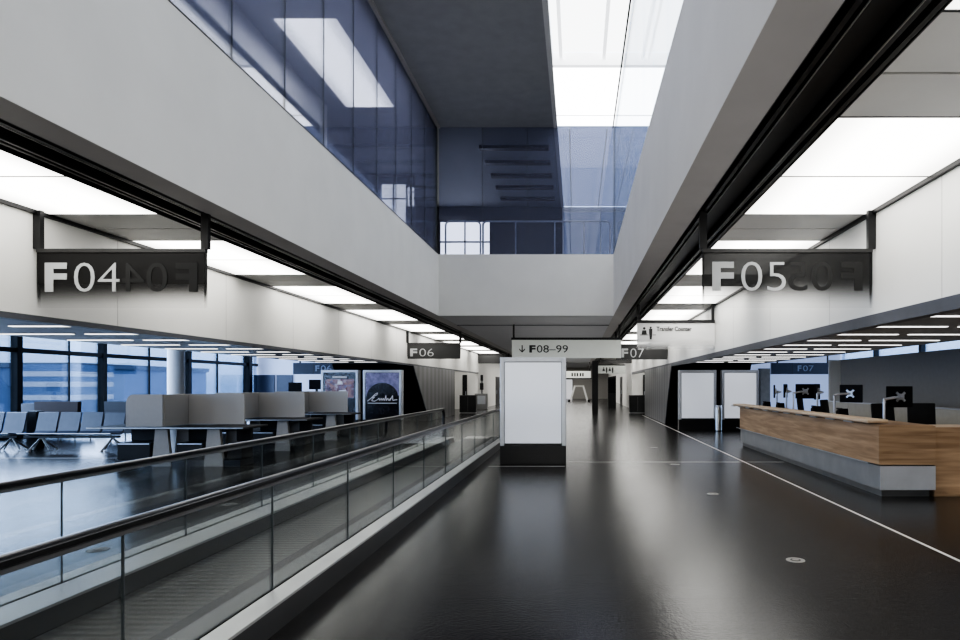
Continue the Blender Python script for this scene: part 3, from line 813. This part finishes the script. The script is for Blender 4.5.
MB().box(W+.004, W+2.04, .02, .62, .0, .995, .004).build('return_panel', 'wood', c)
MB().box(W+.004, W+2.04, .02, .62, .995, 1.0).build('return_top', 'ledge', c)


low = thing('glass_screen', 'low grey glass screen standing behind the counter chairs', 'screen', (7.25, 8.6, 0))
for k in range(6): MB().box(-.02, .02, k*1.7+.01, k*1.7+1.69, .0, 1.13).build('panel', 'lowglass', low)
MB().box(-.03, .03, 0, 10.2, 1.13, 1.16).build('top_rail', 'alum', low)

# monitors on arms, all facing the staff side
def monitor(label, x, y, rz, zc=1.43, w=.44, h=.34, base_dx=-.30):
    t = thing('monitor', label, 'monitor', (x, y, 0), 'monitors on the counter', rz)
    MB().box(-w/2, w/2, 0, .035, zc-h/2, zc+h/2, .008).build('screen', 'screen', t)
    m = MB(); m.obox((0, -.02, zc), (.20, .02, .035), Matrix.Rotation(.78, 3, 'Y')).obox((0, -.02, zc), (.20, .02, .035), Matrix.Rotation(-.78, 3, 'Y'))
    m.box(-.05, .05, -.04, .0, zc-.05, zc+.05)
    m.build('mount', 'alum', t)
    m = MB(); m.tube([Vector((0, -.05, zc)), Vector((base_dx*.6, -.14, zc-.01)), Vector((base_dx, -.05, zc-.04)), Vector((base_dx, -.05, 1.035))], .022)
    m.build('arm', 'alum', t, smooth=True)
    MB().box(base_dx-.05, base_dx+.05, -.10, .0, 1.0295, 1.045).build('arm_base', 'alum', t)
    return t
monitor('black monitor seen from behind at the camera end of the counter', 5.19, 10.3, .1, 1.415)
monitor('black monitor on a silver arm, second along the counter', 5.25, 12.3, -.85, 1.44)
monitor('black monitor seen edge on, in the middle of the counter', 5.26, 14.0, 1.0, 1.46)
monitor('black monitor, fourth along the counter from the camera end', 5.30, 14.9, .05, 1.46, base_dx=-.3)
monitor('black monitor turned toward the aisle near the far counter end', 5.25, 16.1, 1.1, 1.46)
monitor('black monitor at the far end of the counter, beside the white totem', 5.17, 16.75, 1.25, 1.44, w=.4)

def office_chair(label, x, y, rz):
    t = thing('office_chair', label, 'chair', (x, y, 0), 'chairs behind the counter', rz)
    MB().box(-.24, .24, -.23, .23, .44, .52, .03, 3).build('seat', 'chair', t, smooth=True)
    MB().obox((0, .24, .95), (.46, .05, .66), Matrix.Rotation(-.12, 3, 'X'), .02).build('backrest', 'chair', t, smooth=True)
    MB().cyl((0, 0, .1), (0, 0, .44), .03, n=12).build('column', 'steeldk', t, smooth=True)
    MB().tube([Vector((0, .15, .46)), Vector((0, .27, .5)), Vector((0, .27, .7))], .02).build('back_stem', 'black', t)
    m = MB()
    for k in range(5):
        a = k*2*math.pi/5; m.cyl((0, 0, .11), (.3*math.cos(a), .3*math.sin(a), .06), .022, .014, n=8)
    m.build('star_base', 'steeldk', t)
    for k in range(5):
        a = k*2*math.pi/5; MB().cyl((.3*math.cos(a)-.015, .3*math.sin(a), .035), (.3*math.cos(a)+.015, .3*math.sin(a), .035), .035, n=12).build('castor', 'black', t, smooth=True)
    return t
ch = office_chair('black office chair beside the first monitor at the camera end of the counter', 6.14, 11.3, -.25)
dup(ch, (5.48, 11.1, 0), 'black office chair showing just behind the first monitor', .25)
dup(ch, (5.75, 14.2, 0), 'black office chair behind the middle monitor of the counter', .9)
dup(ch, (5.70, 15.6, 0), 'black office chair near the far counter end', 1.0)

def phone(label, x, y):
    t = thing('desk_phone', label, 'phone', (x, y, 1.0295), 'phones on the counter')
    MB().prism([(-.09, 0), (.09, 0), (.09, .10), (-.05, .15)], 'x', -.08, .08).build('body', 'screen', t)
    MB().box(-.075, -.03, -.09, .09, .13, .16, .01).build('handset', 'chair', t)
phone('small black desk phone between the first and second monitors', 4.80, 11.6)
phone('small black desk phone between the second and middle monitors', 4.85, 13.0)
phone('small black desk device between two screens near the far counter end', 4.85, 15.3)
phone('small black desk device at the far tip of the counter', 4.85, 16.4)

# ================================================================== LOUNGE FURNITURE
def bench(label, x, y, n):
    t = thing('airport_bench', label, 'bench', (x, y, 0), 'beam benches by the windows')
    p = .556
    prof = [(-.46, .43), (-.44, .45), (-.10, .41), (-.03, .42), (.02, .47), (.13, .92), (.155, .93), (.165, .91), (.055, .44), (.0, .385), (-.09, .375), (-.44, .41)]
    for k in range(n):
        MB().prism(prof, 'x', k*p+.012, k*p+p-.04).build('seat', 'seat', t)
    MB().box(-.05, n*p+.05, -.26, -.16, .31, .37, .01).build('beam', 'black', t)
    MB().box(-.02, n*p+.02, -.48, -.45, .425, .445).build('front_edge', 'steel', t)
    for lx in ((.35, n*p-.12) if n > 2 else (.3, n*p-.15)):
        m = MB()
        m.cyl((lx, -.18, .33), (lx-.06, -.50, .02), .022, n=8).cyl((lx, -.24, .33), (lx+.06, .18, .02), .022, n=8)
        m.cyl((lx-.20, -.21, .02), (lx, -.21, .34), .020, n=8).cyl((lx+.20, -.21, .02), (lx, -.21, .34), .020, n=8)
        m.cyl((lx-.06, -.5, .0), (lx-.06, -.5, .025), .04, n=10).cyl((lx+.06, .18, 0), (lx+.06, .18, .025), .04, n=10)
        m.build('leg', 'steel', t)
bench('dark blue-grey beam bench with four seats in a row beside the booths', -13.50, 15.9, 4)
bench('dark blue-grey beam bench cut off by the picture edge', -15.42, 15.9, 3)
b = thing('litter_bin', 'black slim bin between the two beam benches', 'bin', (-14.02, 16.3, 0))
MB().box(-.02, .24, 0, .26, 0, .92, .01).build('body', 'feltdk', b); MB().box(0, .22, .02, .24, .92, .94).build('lid', 'black', b)
def lounge(name, label, x, y, w, h, mtl):
    t = thing(name, label, 'sofa', (x, y, 0), 'high-backed seats by the windows')
    m = MB(); m.prism([(0, .2), (w, .2), (w+.05, h), (-.05, h)][::1], 'y', .0, .14); m.build('backrest', mtl, t)
    MB().box(0, w, .14, .75, .2, .46, .03).build('seat', mtl, t)
    for lx in (.1, w-.1):
        for ly in (.08, .68): MB().cyl((lx, ly, 0), (lx, ly, .2), .02, n=8).build('leg', 'steeldk', t)
lounge('sofa', 'brown high-backed sofa behind the four-seat beam bench', -15.75, 18.6, 1.18, 1.13, 'bronw')
lounge('armchair', 'blue-grey high-backed armchair behind the bench, beside the first booth', -13.72, 18.6, .84, 1.13, 'bluegrey')
lounge('armchair', 'blue-grey high-backed armchair next to the brown sofa', -16.65, 19.2, .70, 1.05, 'bluegrey')

def booth(label, y):
    t = thing('work_booth', label, 'work booth', (-8.16, y, 0), 'work booths with zigzag screens')
    MB().box(-1.45, 1.60, -.06, .95, .735, .775, .006).build('desk_top', 'feltdk', t)
    MB().box(-1.46, 1.61, -.075, -.06, .745, .772).build('desk_edge', 'steeldk', t)
    # zigzag felt screen: panel at the front, wing, panel at the rear, all with rounded top ends
    def panel(x0, x1, y, r0, r1, lean=0.):
        z0, z1 = .785, 1.42; out = [(x0, z0), (x1, z0)]
        out += [(x1-r1+r1*math.cos(a), z1-r1*1.4+r1*1.4*math.sin(a)) for a in [k*math.pi/12 for k in range(7)]] if r1 else [(x1, z1)]
        out += [(x0+r0-r0*math.sin(a), z1-r0*1.4+r0*1.4*math.cos(a)) for a in [k*math.pi/12 for k in range(7)]] if r0 else [(x0, z1)]
        return MB().prism(out, 'y', y, y+.045)
    panel(-.72, .0, -.02, .14, .0).build('front_screen', 'felt', t)
    panel(.0, 1.18, .80, .0, .05).build('rear_screen', 'felt', t)
    MB().box(-.022, .022, .026, .80, .785, 1.42, .01).build('wing_screen', 'felt', t)
    for px in (-.05, .98):
        w0, w1 = .19, .12
        for ya in (.02, .72):
            MB().prism([(px-w0, 0), (px+w0, 0), (px+w1, .735), (px-w1, .735)], 'y', ya, ya+.08).build('pedestal', 'partition', t)
    # built-in bench on each side
    def seat(x0, x1, y0, y1, back):
        s = MB().box(x0, x1, y0, y1, .12, .46, .02).build('bench_seat', 'feltdk', t)
        MB().box(x0, x1, *back, .46, .73, .02).build('bench_back', 'feltdk', s)
        MB().box(x0+.03, x1-.03, y0-.004, y0, .43, .45).build('piping', 'alum', s)
    seat(-.95, -.28, .05, .55, (.45, .55)); seat(.22, .76, .05, .55, (.45, .55)); seat(1.2, 1.5, .1, .55, (.45, .55))
    MB().box(-.98, 1.5, .04, .58, 0, .12).build('plinth', 'black', t)
    return t
bo = booth('grey felt work booth standing beside the four-seat beam bench', 12.6)
dup(bo, (-8.16, 15.55, 0), 'grey felt work booth in the middle of the booth row')
dup(bo, (-8.16, 18.6, 0), 'grey felt work booth in front of the crowd poster')

# equipment behind the booths
def kiosk_monitor(label, x, y, z):
    t = thing('gate_monitor', label, 'monitor', (x, y, 0))
    MB().box(-.28, .28, 0, .04, z-.18, z+.2, .01).build('screen', 'screen', t); MB().box(-.12, .12, .05, .35, 0, 1.1).build('stand', 'navy', t)
    MB().box(-.04, .04, .04, .1, 1.0, z).build('arm', 'black', t)
kiosk_monitor('dark monitor showing above the middle booth, beside the white wall', P(295, 27), 27, 1.52)
kiosk_monitor('dark monitor beside the crowd poster stand', P(316, 25), 25, 1.62)

# ================================================================== FAR CORRIDOR THINGS
def cabinet(label, x, y, w, h, dpt=.5):
    t = thing('low_cabinet', label, 'cabinet', (x, y, 0))
    MB().box(0, w, 0, dpt, .06, h, .01).build('body', 'black', t)
    MB().box(.04, w-.04, .04, dpt-.04, 0, .06).build('plinth', 'steeldk', t)
    MB().box(w*.5-.004, w*.5+.004, -.004, 0, .1, h-.05).build('door_gap', 'steeldk', t)
    MB().box(-.01, w+.01, -.01, dpt, h, h+.03).build('top', 'feltdk', t)
cabinet('black low cabinet in the niche beyond the ribbed wall past the walkway', P(459.5, 36.5), 36.5, 16.5*36.5/640, 1.0)
cabinet('black low cabinet in the niche beyond the ribbed wall near the white totems', P(629.5, 36.5), 36.5, 16.5*36.5/640, 1.0)
def slab_pillar(label, x0, x1, y, h, m):
    t = thing('black_kiosk', label, 'kiosk', ((x0+x1)/2, y, 0)); w = (x1-x0)/2
    MB().prism([(-w, 0), (w, 0), (w, h), (-w, h-.1)], 'y', 0, .5).build('body', m, t)
    MB().box(-w+.03, w-.03, -.01, 0, h*.45, h-.2).build('display', 'screen', t)
slab_pillar('tall black kiosk far along the corridor side of the white wall', P(608, 47), P(616, 47), 47, 2.3, 'black')
# cart-like gate frame at the corridor end
g = thing('security_gate', 'small white frame gate standing in the far corridor', 'gate', (P(579, 62), 62, 0))
for sx in (-1, 1):
    MB().prism([(sx*.95, 0), (sx*.75, 0), (sx*.35, 1.5), (sx*.5, 1.5)], 'y', 0, .25).build('side_frame', 'upwhite', g)
    MB().box(sx*.95-.12, sx*.95+.12, -.1, .4, 0, .2).build('foot', 'black', g)
MB().box(-.5, .5, .05, .2, 1.45, 1.6).build('crossbar', 'steel', g)
# standpipe cabinet in the walkway-side niche
t = thing('wall_phone_point', 'grey service point with dark handsets on the white wall beyond the walkway', 'service point', (P(484, 44), 42.6, 0))
MB().box(-.42, .42, 0, .3, 0, 1.05, .02).build('body', 'steeldk', t)
MB().box(-.3, .3, -.02, 0, .35, .9).build('panel', 'alum', t)
MB().box(-.08, .14, .05, .28, 1.3, 1.75, .02).build('handset', 'black', t)
MB().box(-.05, .11, .1, .3, 1.9, 2.3, .02).build('lamp', 'black', t)
MB().box(-.03, .09, .2, .3, 1.05, 1.95).build('mast', 'steeldk', t)

# floor lids
def lid(label, x, y, r=.085):
    t = thing('floor_lid', label, 'floor lid', (x, y, 0), 'round floor lids')
    MB().cyl((0, 0, 0), (0, 0, .004), r, n=28).build('rim', 'disk', t)
    MB().cyl((0, 0, .004), (0, 0, .006), r*.55, n=24).build('cover', 'black', t)
    MB().cyl((0, 0, .006), (0, 0, .008), r*.35, n=24).build('cap', 'disk', t)
F = lambda px, py: ((px-577.5)*EYE/(py-385.3), 1024/(py-385.3))
lid('round metal floor lid in the dark aisle, in front of all the others', *F(795.5, 560.3))
lid('round metal floor lid in the aisle level with the counter front end', *F(713, 494))
lid('round metal floor lid just beyond the white cross line in the aisle', *F(675, 464.5), r=.095)
lid('small round metal floor lid in the aisle level with the totem', *F(654, 447.5), r=.095)
lid('round metal floor lid in the blue reflection seen through the walkway glass', *F(98.5, 549.8), r=.095)
lid('round metal floor lid behind the walkway, in front of the booths', *F(230, 504.5), r=.095)

# ================================================================== LIGHT
def area(name, loc, rot, sx, sy, e, col):
    l = bpy.data.lights.new(name, 'AREA'); l.shape = 'RECTANGLE'; l.size = sx; l.size_y = sy; l.energy = e; l.color = col
    o = bpy.data.objects.new(name, l); COL.objects.link(o); o.location = loc; o.rotation_euler = rot
    return o
def up(name, x, y, sx, sy, e, z=.04):
    o = area(name, (x, y, z), (math.pi, 0, 0), sx, sy, e, (1, .98, .95)); o.visible_camera = False; o.visible_glossy = False; return o
up('floor_fill', -.3, 4, 2.6, 14, 130); up('floor_fill', -.3, 24, 2.6, 16, 110); up('floor_fill', -.3, 45, 2.6, 20, 130)  # unseen fill lights added at floor level to brighten soffits and ceilings
o = area('upper_hall_fill', (-2.5, 23.5, ZU-.15), (0, 0, 0), 4, 6, 110, (1, .98, .95)); o.visible_camera = False; o.visible_glossy = False  # unseen fill added to brighten the hall behind the upper glass
o = area('upper_side_fill', (-9.0, 20.5, ZU-.15), (0, 0, 0), 4, 5, 160, (1, .98, .95)); o.visible_camera = False; o.visible_glossy = False  # added fill for the upper side space, no visible fixture
o = area('corridor_fill', (-1.5, 60, ZC-.05), (0, 0, 0), 7, 26, 1300, (1, .98, .94)); o.visible_camera = False  # added fill that brightens the far corridor
o = area('upper_room_fill', (-5.6, 8, ZU-.2), (0, 0, 0), 2, 16, 420, (1, .98, .95)); o.visible_camera = False; o.visible_glossy = False  # added fill brightening the white wall of the upper room
for nm, x, e in (('left', -8.3, 130), ('right', 5.6, 130)):
    o = area('gate_fill', (x, 13, GZ-.04), (0, 0, 0), 2.4, 22, e, (1, .98, .96)); o.visible_camera = False; o.visible_glossy = False  # unseen fill added under the gate ceiling, on top of the linear lamps
    up('gate_floor_fill', -11.5 if x < 0 else 6.3, 13, 2.0 if x > 0 else 4, 20, 70)  # upward fill added at lounge floor level
o = area('daylight', (-16.7, 14, 2.3), (0, -math.pi/2, 0), 3.4, 38, 1900, (.52, .69, 1.)); o.visible_camera = False
o = area('daylight', (13.7, 16, 2.6), (0, math.pi/2, 0), 2.6, 30, 350, (.62, .76, 1.)); o.visible_camera = False
for x in (-7.2, 4.2):
    o = area('alcove_fill', (x, 39, 2.85), (0, 0, 0), 1, 7, 60, (1, .98, .95)); o.visible_camera = False; o.visible_glossy = False  # unseen fill added inside each alcove
o = area('rear_fill', (0, -5.6, 2.6), (-math.pi/2, 0, 0), 12, 3.6, 420, (1, .98, .95)); o.visible_camera = False  # fill light added behind the camera for faces turned towards it
w = bpy.data.worlds.new('sky'); S.world = w; w.use_nodes = True
nt = w.node_tree; nt.nodes.clear()
out = nt.nodes.new('ShaderNodeOutputWorld'); bg = nt.nodes.new('ShaderNodeBackground')
tc = nt.nodes.new('ShaderNodeTexCoord'); sep = nt.nodes.new('ShaderNodeSeparateXYZ'); nt.links.new(tc.outputs['Generated'], sep.inputs[0])
cr = nt.nodes.new('ShaderNodeValToRGB')
cr.color_ramp.elements[0].position = .0; cr.color_ramp.elements[0].color = (.22, .32, .50, 1)
cr.color_ramp.elements[1].position = .35; cr.color_ramp.elements[1].color = (.72, .84, 1.0, 1)
k = cr.color_ramp.elements.new(.06); k.color = (.55, .68, .88, 1)
nt.links.new(sep.outputs['Z'], cr.inputs[0]); nt.links.new(cr.outputs[0], bg.inputs['Color'])
bg.inputs['Strength'].default_value = 4.0
nt.links.new(bg.outputs[0], out.inputs['Surface'])

# ================================================================== CAMERA
cd = bpy.data.cameras.new('camera'); cam = bpy.data.objects.new('camera', cd); COL.objects.link(cam)
cam.location = (0, 0, EYE); cam.rotation_euler = (math.pi/2, 0, 0)
cd.sensor_width = 36; cd.lens = 24.0; cd.shift_x = (480-577.5)/960; cd.shift_y = (385.3-320)/960
cd.clip_start = .05; cd.clip_end = 500
S.camera = cam
S.view_settings.view_transform = 'AgX'; S.view_settings.look = 'AgX - High Contrast'; S.view_settings.exposure = 0
try:
    S.cycles.use_denoising = True
    S.cycles.max_bounces = 12; S.cycles.transparent_max_bounces = 24; S.cycles.sample_clamp_indirect = 6
    S.cycles.caustics_reflective = False; S.cycles.caustics_refractive = False
except Exception: pass
